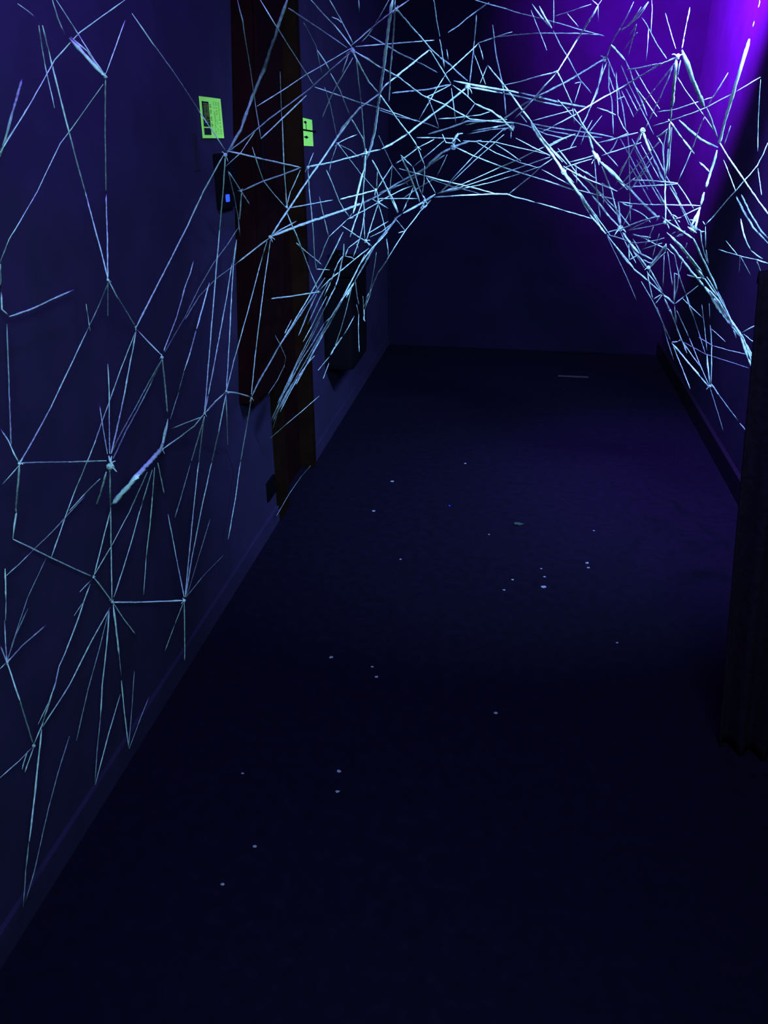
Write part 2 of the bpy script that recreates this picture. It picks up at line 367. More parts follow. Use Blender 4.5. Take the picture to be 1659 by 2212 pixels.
STR = """
2.2 M 270,44 229,159
2.4 M 270,0 172,70 118,130 62,230 0,330
2.6 M 285,29 330,94 381,165 430,240 487,325
9 M 150,84 188,124 228,166
4 M 152,80 190,112 228,165
2.6 M 122,0 165,68 204,130 228,164
3 M 113,0 124,38 140,74
2.4 D 38,8 60,24 78,40
2.6 M 84,55 90,100 97,140 107,185 118,233
3.4 M 92,55 106,115 120,170 150,290 185,420 215,530 234,605
2.2 M 223,182 190,228 153,280 130,310 108,356
2 M 108,356 80,415 42,480 20,517 3,560 0,575
3 M 228,166 227,280 229,420 232,520 233,605
5 D 48,170 25,250 0,340
3 D 62,228 40,265 0,325
3.4 M 483,335 440,412 405,488 370,557 295,705
3 M 487,335 482,410 474,500 464,618 449,804 442,891
2.6 M 495,372 520,412
3 M 521,414 540,443
2.6 D 493,370 507,430 514,470 519,510
3 M 522,413 517,480
2.4 D 513,0 524,45 530,85 541,150 550,215 558,265 564,300
2.8 M 564,300 610,256 662,206
7 D 620,0 597,70 570,150 545,210 520,280 490,332
3 D 490,330 540,292 581,257 625,225 669,192 715,150 762,110
2.2 M 555,230 620,189 660,162 710,133 757,105
3.4 M 490,326 520,332 560,342 600,351 650,362
2 D 487,360 520,330 557,275
2.4 M 562,0 594,52 620,94 663,161 680,188
2.4 M 680,188 730,205 775,221 812,231 855,245 900,262
3 M 672,0 690,22 723,56 745,82 760,102
2.6 M 712,0 735,40 750,70 762,92
2.6 D 717,37 730,42 742,52
3.2 D 623,18 667,47 710,76 750,103
2 D 656,49 670,75 683,101 690,135 697,165
3 D 685,108 700,130 714,155
2.6 M 714,158 733,193 755,248
3.4 M 759,257 784,300 790,330
2.4 M 762,125 745,155 728,183 717,205 708,225 694,260
2.4 D 753,116 745,140 737,163
4 M 764,116 797,178 818,202
3.4 B 820,204 860,260 889,297 903,319
3.2 M 768,112 795,128 817,143 860,166 912,206 961,226 1015,257 1060,262 1110,266
2.4 M 768,101 810,97 860,93 938,87
2 M 840,0 822,33 806,60 795,76 782,90
2.8 M 759,98 778,82 800,63 825,43 852,22 884,0
6 B 848,0 840,54 828,150 817,226 808,290 800,320 792,345
3.4 M 854,0 850,72 848,100 843,150 840,220
3 D 797,76 826,93 860,114 894,130 920,143 945,157
3 D 775,0 776,25
4 M 928,107 892,136 862,160 835,182 818,203 777,233 740,275 728,297
2.4 M 770,127 775,180 781,231 786,296 790,340
1.8 D 605,155 608,250 610,261 613,351
2.8 M 610,261 613,351 617,410 619,447
2.2 D 701,188 714,231 728,300
4.6 M 759,255 723,304 700,340 668,384 643,422 618,460 600,487 584,512
2.4 M 728,310 750,299 773,290
2 M 730,311 777,373 811,411
1.8 D 727,315 715,350 711,372
2 D 730,311 758,325 775,340
2.4 M 649,367 635,398 627,415 619,446
2.4 M 545,318 555,350 569,391 594,422 618,449
3.4 D 523,412 569,391 605,379 650,362
2.6 M 666,360 699,354 720,350
5 M 720,349 741,344 770,337 790,330 822,323
4.4 M 824,322 845,312 883,287 920,258 961,227 994,200 1010,187
2.4 M 665,360 677,330
2.4 M 665,362 668,412 672,450 676,494 679,550 683,583
6 M 584,512 620,497 655,484 700,469 740,455 779,440
4 D 781,440 813,425 860,395 905,372 960,335
2.6 M 627,449 660,443 719,432
3.4 B 735,430 773,421 811,411
2.8 M 620,460 630,485 640,507 648,528 656,550 670,587 687,628
3 D 584,512 605,497 640,478
2.8 M 705,367 718,398 732,433 742,452 755,469
2.6 M 701,474 705,492 710,512
2 M 710,512 700,535 695,550 683,575
2 M 710,512 730,493 750,474
2 D 690,425 696,455 701,474
3.6 B 804,346 815,366 832,400 849,431 860,458
2.4 D 818,293 832,325 847,357
2.4 M 847,358 830,384 813,411
2.2 M 815,370 813,409
3 M 813,411 816,424 817,437
2.2 M 817,429 870,429 905,429
3.4 B 817,437 838,450
2.4 M 804,430 817,438
2.4 M 816,441 803,482 791,520
2.4 M 818,443 826,470 835,505
2.6 M 818,437 790,453 767,465 750,474
3 M 817,437 840,424 870,409 891,401
5 B 790,330 786,365 773,413 768,438 763,461
3 M 790,345 786,390 784,422 788,470
2.4 D 760,461 755,472 765,470
3 M 785,409 783,436 775,458 767,478 756,512
2.4 M 788,454 783,490 777,516 770,535 763,555
2 D 785,460 787,490 788,518
3 M 739,488 757,500 774,512
3.2 M 774,512 790,521 803,532
2.6 M 839,478 815,492 794,505
5 M 940,420 918,434 895,448 870,461
4 D 868,462 857,470 844,487 828,507 812,527 795,556 780,583 767,606
3 D 855,475 838,497 820,515 800,545 785,572
3 M 838,500 820,520 803,536 790,553 777,572 760,605 741,640
2 D 850,480 825,500 800,512
2.6 M 797,536 780,549 767,559 741,581 712,604 688,629
3.6 M 687,631 660,635 630,640 587,645
3 B 832,400 845,430 859,460
3 B 893,404 882,430 870,456
2 D 852,470 863,483 875,498
2.6 M 931,432 920,444 908,456
2 M 908,456 890,480 875,499
2.2 M 875,499 855,530 837,559
3 M 838,557 834,567
2.4 D 837,560 815,592 801,626 790,645
2.6 B 801,626 798,640 788,668
3 B 787,668 786,690 789,695
3.4 B 875,499 861,503
2.4 M 835,516 838,540 838,556
1.8 M 813,545 808,580 803,610 797,636 785,665
2 M 784,640 785,665 787,690
2.2 M 682,581 697,582 712,583
2.6 M 640,525 660,543 680,559 696,573
3 D 741,501 720,543 700,583 670,635
3 D 712,604 690,645 665,700
3 D 684,635 667,671 655,700 645,725
4 M 743,527 741,552
3.4 M 741,552 735,560 730,568
2.6 M 729,568 723,584 718,600 700,640
2.4 M 741,552 735,580 730,604 723,622
3.4 M 723,622 712,643 700,670
2.2 D 698,672 689,696 665,745 640,790 600,870
2.8 M 752,537 745,553 759,556 767,562
3 B 770,527 774,537
2.6 M 752,536 765,526 777,516
3.4 M 765,610 738,648 715,685 701,697
2.6 D 700,699 675,742 650,780 625,830 600,870
2.6 M 767,606 771,640 775,660
5 M 765,610 757,624 748,643
1.8 D 770,658 775,680 774,710 776,760
2 M 759,624 745,680 735,715 722,752
2.4 D 765,683 752,708 740,727
4 B 739,728 730,741 720,755
3 B 719,759 714,767
2 D 712,770 700,784 687,800
2 D 711,783 704,802 698,818
3 M 788,550 777,572 767,592 745,635
2.6 D 745,635 728,668 712,700 690,735 670,770
4 D 702,600 686,624 670,648 655,670 640,693 606,743
3 M 741,501 720,545 700,583 665,645 632,700 606,743
2.4 D 723,622 700,668 672,722 640,785 610,850
2.2 D 741,640 712,690 680,745 640,815 606,880
2.4 D 640,800 612,850 585,910
3 D 632,826 610,866 588,912
4 D 606,743 590,770 575,797 560,822 544,856
2.4 M 675,600 681,615 687,628
2.4 M 630,690 615,720
2 D 706,640 690,670 673,705 655,738
2 D 745,640 722,680 700,715 678,755 655,800 625,850
1.8 D 660,780 640,815 618,855 600,890 588,930
1.8 D 640,790 620,835 597,885
2.2 M 680,768 667,782 645,812
2 D 645,812 625,850 605,890
1.8 D 700,720 675,765 640,830
2 D 594,724 604,742
1.6 D 604,742 617,772 614,790 600,820 580,850
1.6 D 690,855 650,890 620,915 580,950
2 D 671,1006 650,1030 625,1066 597,1115
4 B 488,846 505,848 520,851 543,858
4 B 487,847 465,868 446,889
3.4 M 442,893 420,920 390,943 353,969
2.4 M 437,900 400,914 368,927
2.4 M 584,518 580,550 572,602 562,680 552,760 543,852
2.4 M 577,521 565,560 552,610 540,655 525,710 505,780 489,845
2.6 M 511,518 505,562 501,620 498,680 494,760 489,842
5 D 511,518 507,545 503,575
2.6 M 501,569 490,640 478,704 465,775 450,852
3.4 B 450,852 446,872 442,891
3 M 582,514 550,538 511,569
2 D 511,569 490,585 467,602
2.2 D 467,602 430,640 400,690
3.2 B 452,611 440,655 425,710
2.8 M 424,712 410,765 398,800
2.4 D 398,800 385,850 368,905
2 D 516,490 490,530 461,569 430,622 400,684 356,760
3 D 418,564 411,590 405,605
2.6 M 400,622 380,690 354,757
2.2 D 405,605 393,640
3.4 M 235,607 252,640 272,672 293,706
3.2 M 296,712 320,738 350,768
4 M 350,772 357,835 362,895
4.6 M 363,905 357,940 350,970
3 M 292,718 262,795 236,868 220,912
2.6 M 220,912 205,955 189,996 162,1060 145,1105
2.2 M 145,1105 128,1155 111,1203
3.4 M 294,716 282,780 265,870 252,930 240,980
3.4 D 350,775 325,830 300,880 270,935 245,990
3 D 344,785 315,838 290,885 262,935 242,975
2.8 D 232,615 215,657 190,710
3.2 M 190,710 150,795 110,880 75,945 43,1000
2.4 M 186,657 190,685 195,715
1.8 D 233,610 233,690
2.6 M 233,786 236,850 236,900 237,980
2.4 M 215,875 222,920 232,980
3.6 M 43,1001 80,999 150,998 230,995
3 M 0,925 18,952 30,980 42,1001
3.4 M 1,570 2,620 4,668 20,683
5 M 20,684 45,676 75,665
3 M 75,668 110,648 160,626
3 D 15,700 17,760 20,850 24,960
5 M 42,1005 38,1060 34,1110 28,1163
2.4 D 42,1004 20,1030 0,1052
11 B 347,972 295,1030 241,1091
6 M 358,920 352,955 343,982
4.6 M 241,985 238,1005 236,1025
7 M 234,985 240,1000 247,1010
4 M 237,1008 238,1060 239,1100
2.8 M 239,1095 240,1190 242,1298
5 M 230,1020 220,1055 208,1094
2.8 M 216,1034 180,1070 150,1103
2.8 D 185,1070 150,1108 112,1150 70,1190
2.4 M 70,1190 40,1220 14,1243
3 M 238,1105 220,1175 203,1245
3.6 M 28,1165 65,1182 110,1205 160,1228 202,1247
3 M 203,1248 222,1272 243,1300
2.6 M 198,1252 172,1279
3.6 B 245,1301 300,1301 350,1299 398,1297
2.4 M 318,1020 280,1105 243,1175 205,1240
2.6 M 329,1015 306,1090 284,1169 265,1232 246,1290
2.8 M 334,1010 329,1075 324,1135 316,1200
1.8 D 316,1200 313,1245 310,1285
2.8 M 341,1000 348,1035 356,1072
2.6 M 363,1111 380,1200 398,1290
3 M 442,900 427,950 412,1000
2.4 D 412,1000 395,1060 378,1118
2.8 M 441,900 435,950 429,1000 418,1100 400,1290
2.8 M 488,852 473,930 457,1000 435,1100 415,1203 401,1288
2 D 454,1121 430,1200 403,1290
2 D 402,1290 440,1243 483,1199
3 M 543,860 532,925 519,1000
2.2 M 519,1000 508,1080 493,1165
2 D 488,850 490,900 492,965
2.2 M 396,1302 375,1355 355,1410
2.6 M 398,1300 399,1370 399,1430
3 M 245,1303 268,1338 295,1373
3 M 238,1312 200,1380 150,1480 118,1530 92,1570
2.2 D 236,1315 215,1400 190,1490 165,1600
3.2 M 236,1320 230,1400 221,1480 217,1550
2.4 D 217,1550 210,1620 205,1690
4.4 M 244,1306 250,1350 258,1418
2 D 250,1340 258,1420 262,1460
3 M 262,1470 269,1540 278,1616
2.6 M 260,1500 236,1580 206,1695
2.2 D 322,1505 300,1560 279,1618
2 D 290,1450 285,1530 278,1615
2.8 M 195,1262 182,1297 168,1340 152,1381 140,1412 128,1439
3.6 M 128,1439 120,1475 112,1500
3.2 M 112,1500 92,1563 73,1608
2 D 120,1478 104,1520 82,1565
3 M 16,1430 50,1393 100,1350
2.8 D 15,1428 35,1370 60,1315
2.6 M 10,1340 12,1390 15,1428
3.4 M 16,1433 42,1510 72,1608
3 M 0,1393 15,1430
3.4 M 11,1228 12,1262 13,1297
2.4 D 0,1445 15,1430
2.4 M 73,1611 40,1645 0,1680
2.8 M 60,1622 52,1645 48,1662
2.6 M 73,1613 60,1650 54,1668
4 M 90,1575 82,1650 74,1730 63,1818
2.6 D 62,1820 56,1880 50,1960
2.8 D 54,1950 75,1880 88,1820 105,1745
1.8 D 105,1745 125,1670 150,1590
2.2 D 13,1297 12,1340
2 D 182,1297 160,1330
1.8 D 100,1205 60,1290 20,1410
3.6 M 856,20 895,65 930,105 950,124
4 D 950,124 972,140 990,158 1010,175
2.8 M 928,107 950,143 974,181
2.6 M 978,184 1008,206 1026,224
2.4 D 937,0 943,45 950,80
3 M 950,85 954,112 960,147
2.4 M 965,107 968,129
2.6 D 1057,5 1032,22 1008,40 990,56 968,70
2.2 D 1026,0 1060,10 1090,18 1120,28 1167,40 1210,51
2.2 D 1212,51 1250,63 1306,78
3.6 D 1029,33 1024,90 1022,115
2.8 D 1022,115 1018,145 1015,177
2.6 M 1033,94 1020,107 992,133 964,158
2.4 M 964,158 943,192 925,224 905,258
2.2 D 1033,93 1066,81 1120,75 1160,72 1243,72 1300,75
2.4 D 1106,69 1065,82 1033,93
2.2 M 1024,116 1036,147 1049,182
2.6 D 1033,92 1040,112 1044,128
2.8 M 1053,141 1084,178 1110,212 1149,265
3.2 D 1064,54 1068,90 1073,126 1086,184
2.8 D 1086,184 1090,215 1093,248
2 D 1053,141 1037,180
4.6 M 980,175 1013,182 1060,190 1120,200
4 D 1120,200 1155,208 1200,219 1240,227 1270,232
4 M 1011,188 1051,195 1085,201
3.4 D 1085,201 1120,208 1160,218 1230,233
3.2 D 847,201 925,193 974,182
2.2 D 974,183 934,204 918,211
2 D 925,212 938,245 948,276
2.2 M 975,190 980,230 985,268
4 M 1026,224 1045,233 1062,240 1078,252 1091,262
4 M 1080,250 1095,268 1109,282
2.2 M 1026,224 997,264
2.6 M 1062,240 1038,248 1015,251
2.4 D 1015,251 980,255 947,257
3 D 820,238 860,252 898,260
2 D 898,260 925,268 947,277
2.6 M 903,319 925,308 938,301
2.8 B 903,319 885,333 865,347 855,353
2.8 M 903,321 910,340 917,357
2.4 M 917,358 916,390 912,421
3 B 955,289 959,298 963,308 978,309
6 B 976,308 984,297 990,288
3 M 985,294 993,289 1000,288
2.4 M 988,300 995,306
3 M 978,310 983,318
5 D 963,323 940,344 921,363 900,380
3.4 D 900,380 874,395 850,405 820,417
5 D 1015,305 997,311 979,318 954,330 921,359
3.4 M 984,318 1005,328 1024,337
2.8 M 1024,337 1052,348 1080,359 1129,375 1185,392 1243,412
2 D 966,334 955,358 943,381
2.6 B 1000,304 1026,306 1040,303
2.2 M 1026,305 1070,307 1120,319 1158,327 1190,336
2.2 M 1026,305 1070,330 1120,350 1161,362
2.2 D 1071,312 1100,330 1125,348
2.2 M 950,417 985,378 1024,336 1058,305 1091,276
2 M 948,419 985,385 1024,348 1060,316 1089,290
2.2 M 950,417 1000,397 1037,381 1080,361 1120,345 1158,325
2.4 M 1158,325 1200,307 1243,289
2.2 M 952,416 1010,400 1060,383 1120,363 1188,339
2.2 M 955,417 1010,405 1065,393 1120,376 1170,359
4 M 945,418 970,411 1000,403
2.4 B 937,426 1000,422 1040,420 1073,419
2.4 M 862,364 890,372 916,379
3 B 916,379 955,390 997,399
2.8 B 997,399 1035,409 1073,419
1.8 D 917,381 945,392 974,402 1044,420
2.4 M 921,384 931,400 941,417
2.6 B 1098,420 1120,402 1145,382
2.4 M 1145,382 1170,359 1196,341
4 B 1070,419 1096,419 1112,426 1135,431 1156,437
2.8 M 1156,437 1190,446 1219,455
2.6 B 1219,455 1250,464 1282,473
3 M 866,335 880,350 892,361
2.6 M 892,361 896,375 903,400 912,421
3.4 B 912,421 918,430 923,442
3.4 B 923,442 918,448 912,445 908,452
4.4 M 867,339 875,356 883,373
4 M 883,373 895,404 907,436
2.4 D 847,357 865,380 883,402
2.2 D 892,361 925,333 960,303
2 D 847,357 844,390 842,425
2.2 D 870,429 905,405 940,385
2.6 D 1010,290 1060,280 1105,276
4 D 925,290 965,278 1010,262 1050,262
3 D 1020,283 1060,276 1100,268
3.6 M 1062,276 1075,274
2.4 D 1005,270 1040,262 1095,258
2.4 D 900,297 950,298 990,300
1.8 M 1300,0 1292,11
2.6 B 1292,11 1284,27 1275,40 1262,62
3.4 B 1262,62 1248,83
3.8 B 1248,83 1226,120 1205,154
4 B 1204,156 1180,182 1152,213
3.4 M 1152,215 1130,238 1111,257
1.8 M 1279,0 1292,11 1292,45
2.4 M 1203,155 1170,163 1125,176 1080,186
2.6 M 1205,156 1213,173 1219,188
2.6 M 1219,188 1228,208 1237,228
2 D 1147,22 1158,50 1167,72
1.6 D 1167,72 1175,92 1181,108
3.4 D 1149,9 1170,38 1192,61
2.6 D 1195,66 1210,97 1225,121
2.6 D 1225,121 1240,150 1254,174
2.4 D 1256,176 1268,190 1277,201
3.6 D 1165,13 1177,37 1192,60
2.4 D 1196,0 1196,60
2 M 1195,36 1225,27 1257,16
1.6 M 1257,16 1277,9
1.8 D 1225,29 1238,44 1250,58
2 D 1255,177 1248,200 1241,222
2 D 1242,180 1255,177
6 D 1306,128 1295,133 1283,141
4 D 1281,142 1225,176 1170,204 1130,226
3 D 1130,226 1105,245 1080,262
2.4 D 1310,125 1315,110 1319,96
2.4 M 1340,61 1355,33 1369,4
2.4 D 1319,96 1330,76 1340,61
2.2 D 1340,65 1360,55 1380,30 1400,4
2 D 1343,68 1366,44 1385,15
2 D 1359,54 1381,36 1401,5
2 D 1359,78 1375,52
1.8 D 1375,52 1366,85 1357,120
1.8 D 1377,70 1361,88 1348,108
3 D 1302,137 1299,168
2.6 D 1299,168 1284,208 1275,228
2.6 D 1311,134 1297,170 1281,219
3 D 1315,137 1315,190 1322,217
2.8 D 1322,217 1323,250 1325,290
2.4 D 1315,163 1326,195
4 D 1319,96 1334,112 1351,130
3.4 D 1351,130 1362,155 1369,181
2.2 D 1342,195 1355,222 1369,253
2.2 D 1331,155 1333,200 1335,251
2.2 D 1351,190 1364,215 1377,240
2 D 1369,181 1385,215 1398,250
2.6 D 1367,181 1395,218 1419,252
2 D 1372,150 1395,190 1425,235
3 B 1353,151 1380,147 1410,141 1430,137
5.5 B 1464,122 1442,133 1420,142
3.6 B 1420,142 1400,155 1380,166
3.4 B 1380,166 1353,183 1324,199
3.2 B 1324,199 1297,214 1272,229
2.8 B 1270,230 1243,247 1215,262 1190,275
2.4 M 1190,276 1170,285
2.4 B 1348,208 1329,217
2 D 1408,0 1409,20 1406,70
3 B 1490,16 1487,32 1484,47
2.4 M 1484,47 1480,65 1477,82
3 B 1477,82 1475,94 1473,104
7.5 B 1461,124 1459,150 1457,172
6 B 1457,172 1454,205 1451,232
2.8 B 1470,130 1466,148 1462,170
2.4 B 1456,137 1436,164 1415,191
2 D 1415,191 1390,221 1370,250
2.4 B 1453,143 1442,172 1428,204
2.8 B 1426,207 1412,238 1401,262
2.2 M 1401,262 1393,280
2.2 D 1386,38 1395,50 1401,62
3 D 1401,62 1418,94 1440,127
2.6 M 1464,168 1480,195 1500,222 1522,252
2.8 D 1522,252 1532,268 1540,280
2.8 M 1401,63 1399,96
1.6 D 1399,96 1396,132
2 D 1437,28 1450,75 1460,105
9 D 1473,108 1485,140 1496,172
8 D 1496,172 1510,205 1522,235
5 B 1619,84 1612,107
7 B 1612,107 1598,155 1585,197
7 B 1585,197 1570,245 1556,300 1552,310
6 B 1549,325 1541,353 1533,378
6 B 1532,382 1528,395 1525,406
6 B 1521,415 1517,430 1514,444
2.4 M 1641,0 1640,8 1638,16
2.4 M 1629,46 1626,58
2.6 M 1573,157 1562,175 1551,193
2.4 M 1551,193 1543,206 1537,213 1528,233
2.4 M 1522,252 1513,270 1507,286
2.6 M 1507,288 1500,308 1493,325
2.8 B 1493,326 1480,357 1464,394
2 D 1643,166 1615,183 1585,201
2.4 M 1585,201 1555,216 1529,231
2.6 M 1529,231 1500,243 1457,258
2.4 M 1457,259 1432,266 1408,273
2.4 M 1538,210 1518,217
2.2 D 1515,218 1490,226 1457,237 1419,242
1.8 M 1643,172 1640,210 1638,253 1637,300 1637,327
2 D 1637,363 1641,392 1645,421
2.4 M 1659,308 1648,334 1636,357
2.6 M 1636,357 1620,377 1608,390 1590,412 1576,426
2.2 M 1576,426 1540,469 1523,486
2.6 M 1518,478 1523,486
4 D 1527,234 1539,266 1551,301
3.6 M 1552,303 1567,330 1583,354 1608,390
3.6 M 1608,390 1634,428 1659,462
2.2 D 1578,272 1570,295 1563,316
2 D 1563,345 1576,378 1589,412
5 D 1590,425 1608,460 1627,491 1659,526
4 D 1601,420 1620,460 1645,500 1659,515
4.6 M 1444,258 1460,280 1475,301
5 D 1475,301 1488,318 1500,332
4 D 1510,350 1522,360 1533,372
5.5 D 1467,260 1490,282 1513,301 1551,319
5.5 M 1388,282 1396,306 1408,335
5 D 1408,335 1422,365 1436,395
2.8 M 1385,285 1372,312 1360,335
3.4 B 1419,294 1431,312
3.4 B 1431,312 1434,350 1437,386
4 B 1418,297 1430,290 1444,277
4.6 B 1446,267 1445,290 1443,320
4.4 M 1443,322 1441,350 1438,383
2.8 M 1451,275 1448,310 1444,375
2.4 M 1440,282 1434,310 1432,345
4 M 1450,232 1449,248 1448,262
3.4 M 1437,388 1437,405 1436,422
3 M 1437,422 1438,450 1438,480
3 B 1464,397 1430,400 1395,402 1362,404
3 M 1464,395 1437,393 1400,390 1362,389
2.4 D 1464,397 1480,420 1498,450
2.8 B 1514,444 1450,443 1400,442
3 M 1400,442 1365,440 1335,436
3 B 1514,447 1493,457 1473,468
3 M 1471,469 1449,477
2.4 M 1427,303 1410,322 1395,338
2.4 M 1395,338 1378,356 1360,377 1343,398
2.2 M 1410,338 1388,367 1368,402
2.2 M 1404,355 1382,384 1359,413
2.4 D 1385,313 1405,350 1430,395
2.8 D 1365,300 1390,350 1415,400
2.6 D 1375,345 1400,390 1430,440
2.4 D 1360,355 1385,400 1410,445
2.4 D 1420,420 1445,455 1470,495
2.4 D 1445,400 1468,440 1488,485
3.6 M 1111,215 1130,240 1149,265
4 M 1124,247 1138,264
7 B 1147,265 1154,278 1161,290
9 B 1161,290 1176,311 1192,332
10 B 1192,332 1205,352 1217,372
7 B 1217,372 1232,393 1246,413
5.5 B 1246,413 1258,428 1270,444
4 M 1252,415 1272,448 1296,485
4 B 1262,436 1275,455 1290,467
3.6 M 1149,268 1180,310 1215,350
3 M 1165,290 1195,325 1225,355
3 M 1205,320 1228,350 1250,380
8 B 1279,325 1288,338 1297,350
8 M 1297,350 1322,373 1345,395
6 D 1345,395 1365,413 1380,431
5 D 1382,433 1402,452 1420,470
4 M 1300,350 1330,385 1355,410
3 M 1217,362 1225,380 1240,395
3.6 M 1232,368 1255,395 1279,422
4 B 1279,422 1295,441 1312,463
4.4 B 1312,463 1326,478 1340,493
2.8 B 1217,359 1238,372 1261,384
2.8 B 1261,384 1297,398 1333,413
2.4 M 1333,413 1352,400 1372,384
2.2 M 1237,355 1262,371 1288,386
2.6 M 1265,370 1275,377
2.6 M 1300,395 1310,402 1325,408
2.4 M 1114,298 1140,312 1165,325
2.8 M 1165,325 1177,331 1190,337
2.8 B 1221,361 1250,352 1279,343
3 B 1300,336 1320,329 1340,323
2.6 B 1340,323 1362,316 1385,308
2.6 M 1230,350 1260,343 1290,333
2.4 M 1194,307 1218,298 1243,289
2.2 M 1199,330 1222,323 1245,316
2.4 M 1180,320 1202,308 1225,296
5.5 M 1270,287 1276,306 1281,325
3.4 M 1272,288 1292,312 1315,337
2.8 D 1315,337 1325,348 1335,359
2.8 D 1237,234 1239,250 1241,267
3.2 M 1240,235 1248,248 1255,263
3.4 M 1255,263 1263,275 1270,286
2.8 M 1270,247 1256,272 1248,290
2.6 M 1246,290 1237,310 1229,325
2.4 M 1279,260 1262,290 1255,312
2.4 D 1300,250 1280,275 1262,300
3 D 1290,232 1312,240 1330,248
2.6 D 1335,250 1347,275 1358,290
2.2 M 1149,261 1180,253 1210,245 1243,236
3 D 1149,267 1190,275 1230,281 1268,286
3 D 1268,286 1295,290 1325,297
2.6 D 1155,275 1200,285 1250,294 1300,297
2.4 M 1284,345 1286,370 1288,400
3 M 1288,400 1292,436 1297,470
3 M 1300,359 1310,384 1319,408
3.6 M 1319,408 1330,448 1340,489
2 D 1244,355 1245,380 1246,400
2 D 1300,395 1303,422 1304,445
2.2 M 1170,366 1210,388 1248,408
2.4 M 1248,410 1290,421 1328,431
2.4 D 1356,290 1358,320 1360,380
2.2 D 1360,380 1360,430 1362,482
2.4 M 1380,301 1367,322 1355,345 1338,372
2.4 D 1355,345 1340,375 1330,400
2.8 B 1325,301 1350,294 1378,286
2.4 M 1308,307 1332,299 1355,288
2 D 1285,310 1310,304 1330,298
2.6 M 1335,298 1325,318 1312,335
4 B 1336,436 1338,465 1341,492
3 B 1343,438 1352,443 1365,446
2.4 M 1362,450 1380,458 1394,467 1405,480
2.6 B 1365,443 1355,467 1345,490
2.8 B 1341,493 1365,485 1390,476
2.8 B 1390,475 1407,471 1424,467 1418,478
2.4 B 1356,498 1385,493 1415,487
2.4 B 1359,496 1385,484 1405,474
3 B 1418,485 1428,484 1437,481
3 B 1309,503 1325,498 1341,495
2.4 M 1312,507 1335,513 1356,521
3 B 1365,507 1388,511 1405,513
2.6 M 1356,523 1375,525 1394,523
2.4 M 1394,523 1415,520 1435,514
2.4 B 1366,505 1392,515 1417,528
2.4 M 1417,528 1427,532 1436,537
5 B 1345,502 1352,512 1358,521
6 B 1358,523 1370,535 1381,547
3.6 M 1381,547 1395,553 1410,561
3 M 1367,516 1378,535 1387,552
3.6 B 1372,545 1387,562 1399,580
3 M 1390,560 1400,567 1408,568
4.4 B 1439,528 1420,554 1401,578
3 B 1437,545 1418,563 1401,581
4 B 1438,527 1438,538 1435,545
2.4 M 1386,539 1405,533 1430,525
2.4 M 1412,487 1402,513 1390,536
2 D 1424,505 1415,532 1409,558
2.6 B 1358,527 1359,545 1359,561
3 B 1359,562 1368,557 1377,551
4 M 1251,420 1262,443 1274,463
5.5 B 1274,463 1292,484 1309,505
3.6 M 1311,507 1326,527 1341,545
3.2 M 1341,545 1353,559 1372,584
4 B 1368,580 1376,587 1384,593
3 B 1384,593 1392,600 1399,606
3.4 M 1398,605 1418,623 1436,638
5.5 B 1433,637 1437,641 1442,644
4 B 1442,644 1450,651 1457,657
1.8 D 1311,509 1322,533 1334,557 1352,595
1.4 D 1352,595 1365,625 1375,650
2.4 M 1340,500 1350,522 1363,548 1374,568
2.4 D 1315,512 1335,540 1358,570
2.4 M 1385,608 1398,630 1410,651
2.4 M 1410,651 1428,690 1449,737
2 D 1419,664 1430,695 1439,727 1455,777
2.8 M 1399,588 1400,600 1403,615
2.6 M 1403,615 1407,635 1410,646
2.8 B 1397,586 1413,608 1430,632
2.8 M 1403,579 1417,605 1432,632
2.6 B 1415,657 1423,647 1430,637
2.4 M 1412,646 1420,641 1428,636
2.8 B 1457,657 1467,649 1477,641
2.2 M 1477,641 1492,630 1508,617
3.6 M 1457,590 1457,625 1456,655
2.4 M 1457,590 1466,594
2.4 M 1466,594 1463,620 1459,640
2.4 M 1441,536 1449,545 1457,550
2.6 M 1457,550 1461,571 1466,592
2.4 M 1466,594 1474,616 1482,637
1.8 D 1482,637 1490,665 1500,690
2 D 1442,543 1447,580 1453,619
2 M 1435,550 1433,590 1432,620
2.2 D 1473,565 1470,578 1466,592
3.4 B 1484,594 1495,597 1507,600
3.4 B 1507,600 1515,601 1522,602
4.4 M 1430,469 1450,484 1471,498
4.4 M 1471,498 1486,508 1498,516
5 M 1498,516 1513,550 1529,583
4.6 M 1529,583 1540,605 1550,630
4.4 D 1550,630 1565,660 1578,690 1590,730
5.5 M 1446,507 1463,526 1480,545
5 M 1480,545 1497,564 1511,583
4.4 M 1484,555 1505,580 1522,601
4 D 1522,601 1535,622 1550,640
5.5 M 1448,528 1470,557 1493,586
5 M 1493,586 1508,604 1522,620
6.5 B 1522,620 1532,632 1541,645
10 B 1536,640 1550,662 1565,682
8 B 1560,676 1570,690 1578,700
6 M 1578,700 1590,714 1600,727
6 M 1600,727 1608,750 1616,774
4.4 B 1616,774 1622,788 1628,801
4 D 1606,735 1622,762 1630,775
4 D 1612,755 1624,770 1632,780
6 B 1513,449 1502,470 1491,492
5 B 1511,452 1506,475 1500,498
3 B 1490,474 1500,477 1508,480
4 M 1485,490 1495,496 1505,503
2.6 M 1480,500 1470,499 1462,503
2.6 M 1476,505 1463,508
2.6 M 1458,512 1466,510 1475,508
2.6 B 1447,467 1455,465 1463,470
2.6 B 1464,476 1469,480
2.4 B 1459,501 1449,507
2.4 M 1461,519 1459,530
2.4 M 1484,525 1481,535 1478,537
2.6 M 1513,497 1515,520 1519,540
2.4 M 1519,540 1524,556 1528,570
2.2 M 1524,489 1524,520 1524,540
2.2 D 1525,540 1528,560 1530,572
2.4 M 1514,500 1522,500
3.4 M 1600,473 1603,492 1608,510
3 M 1608,510 1614,527 1622,541
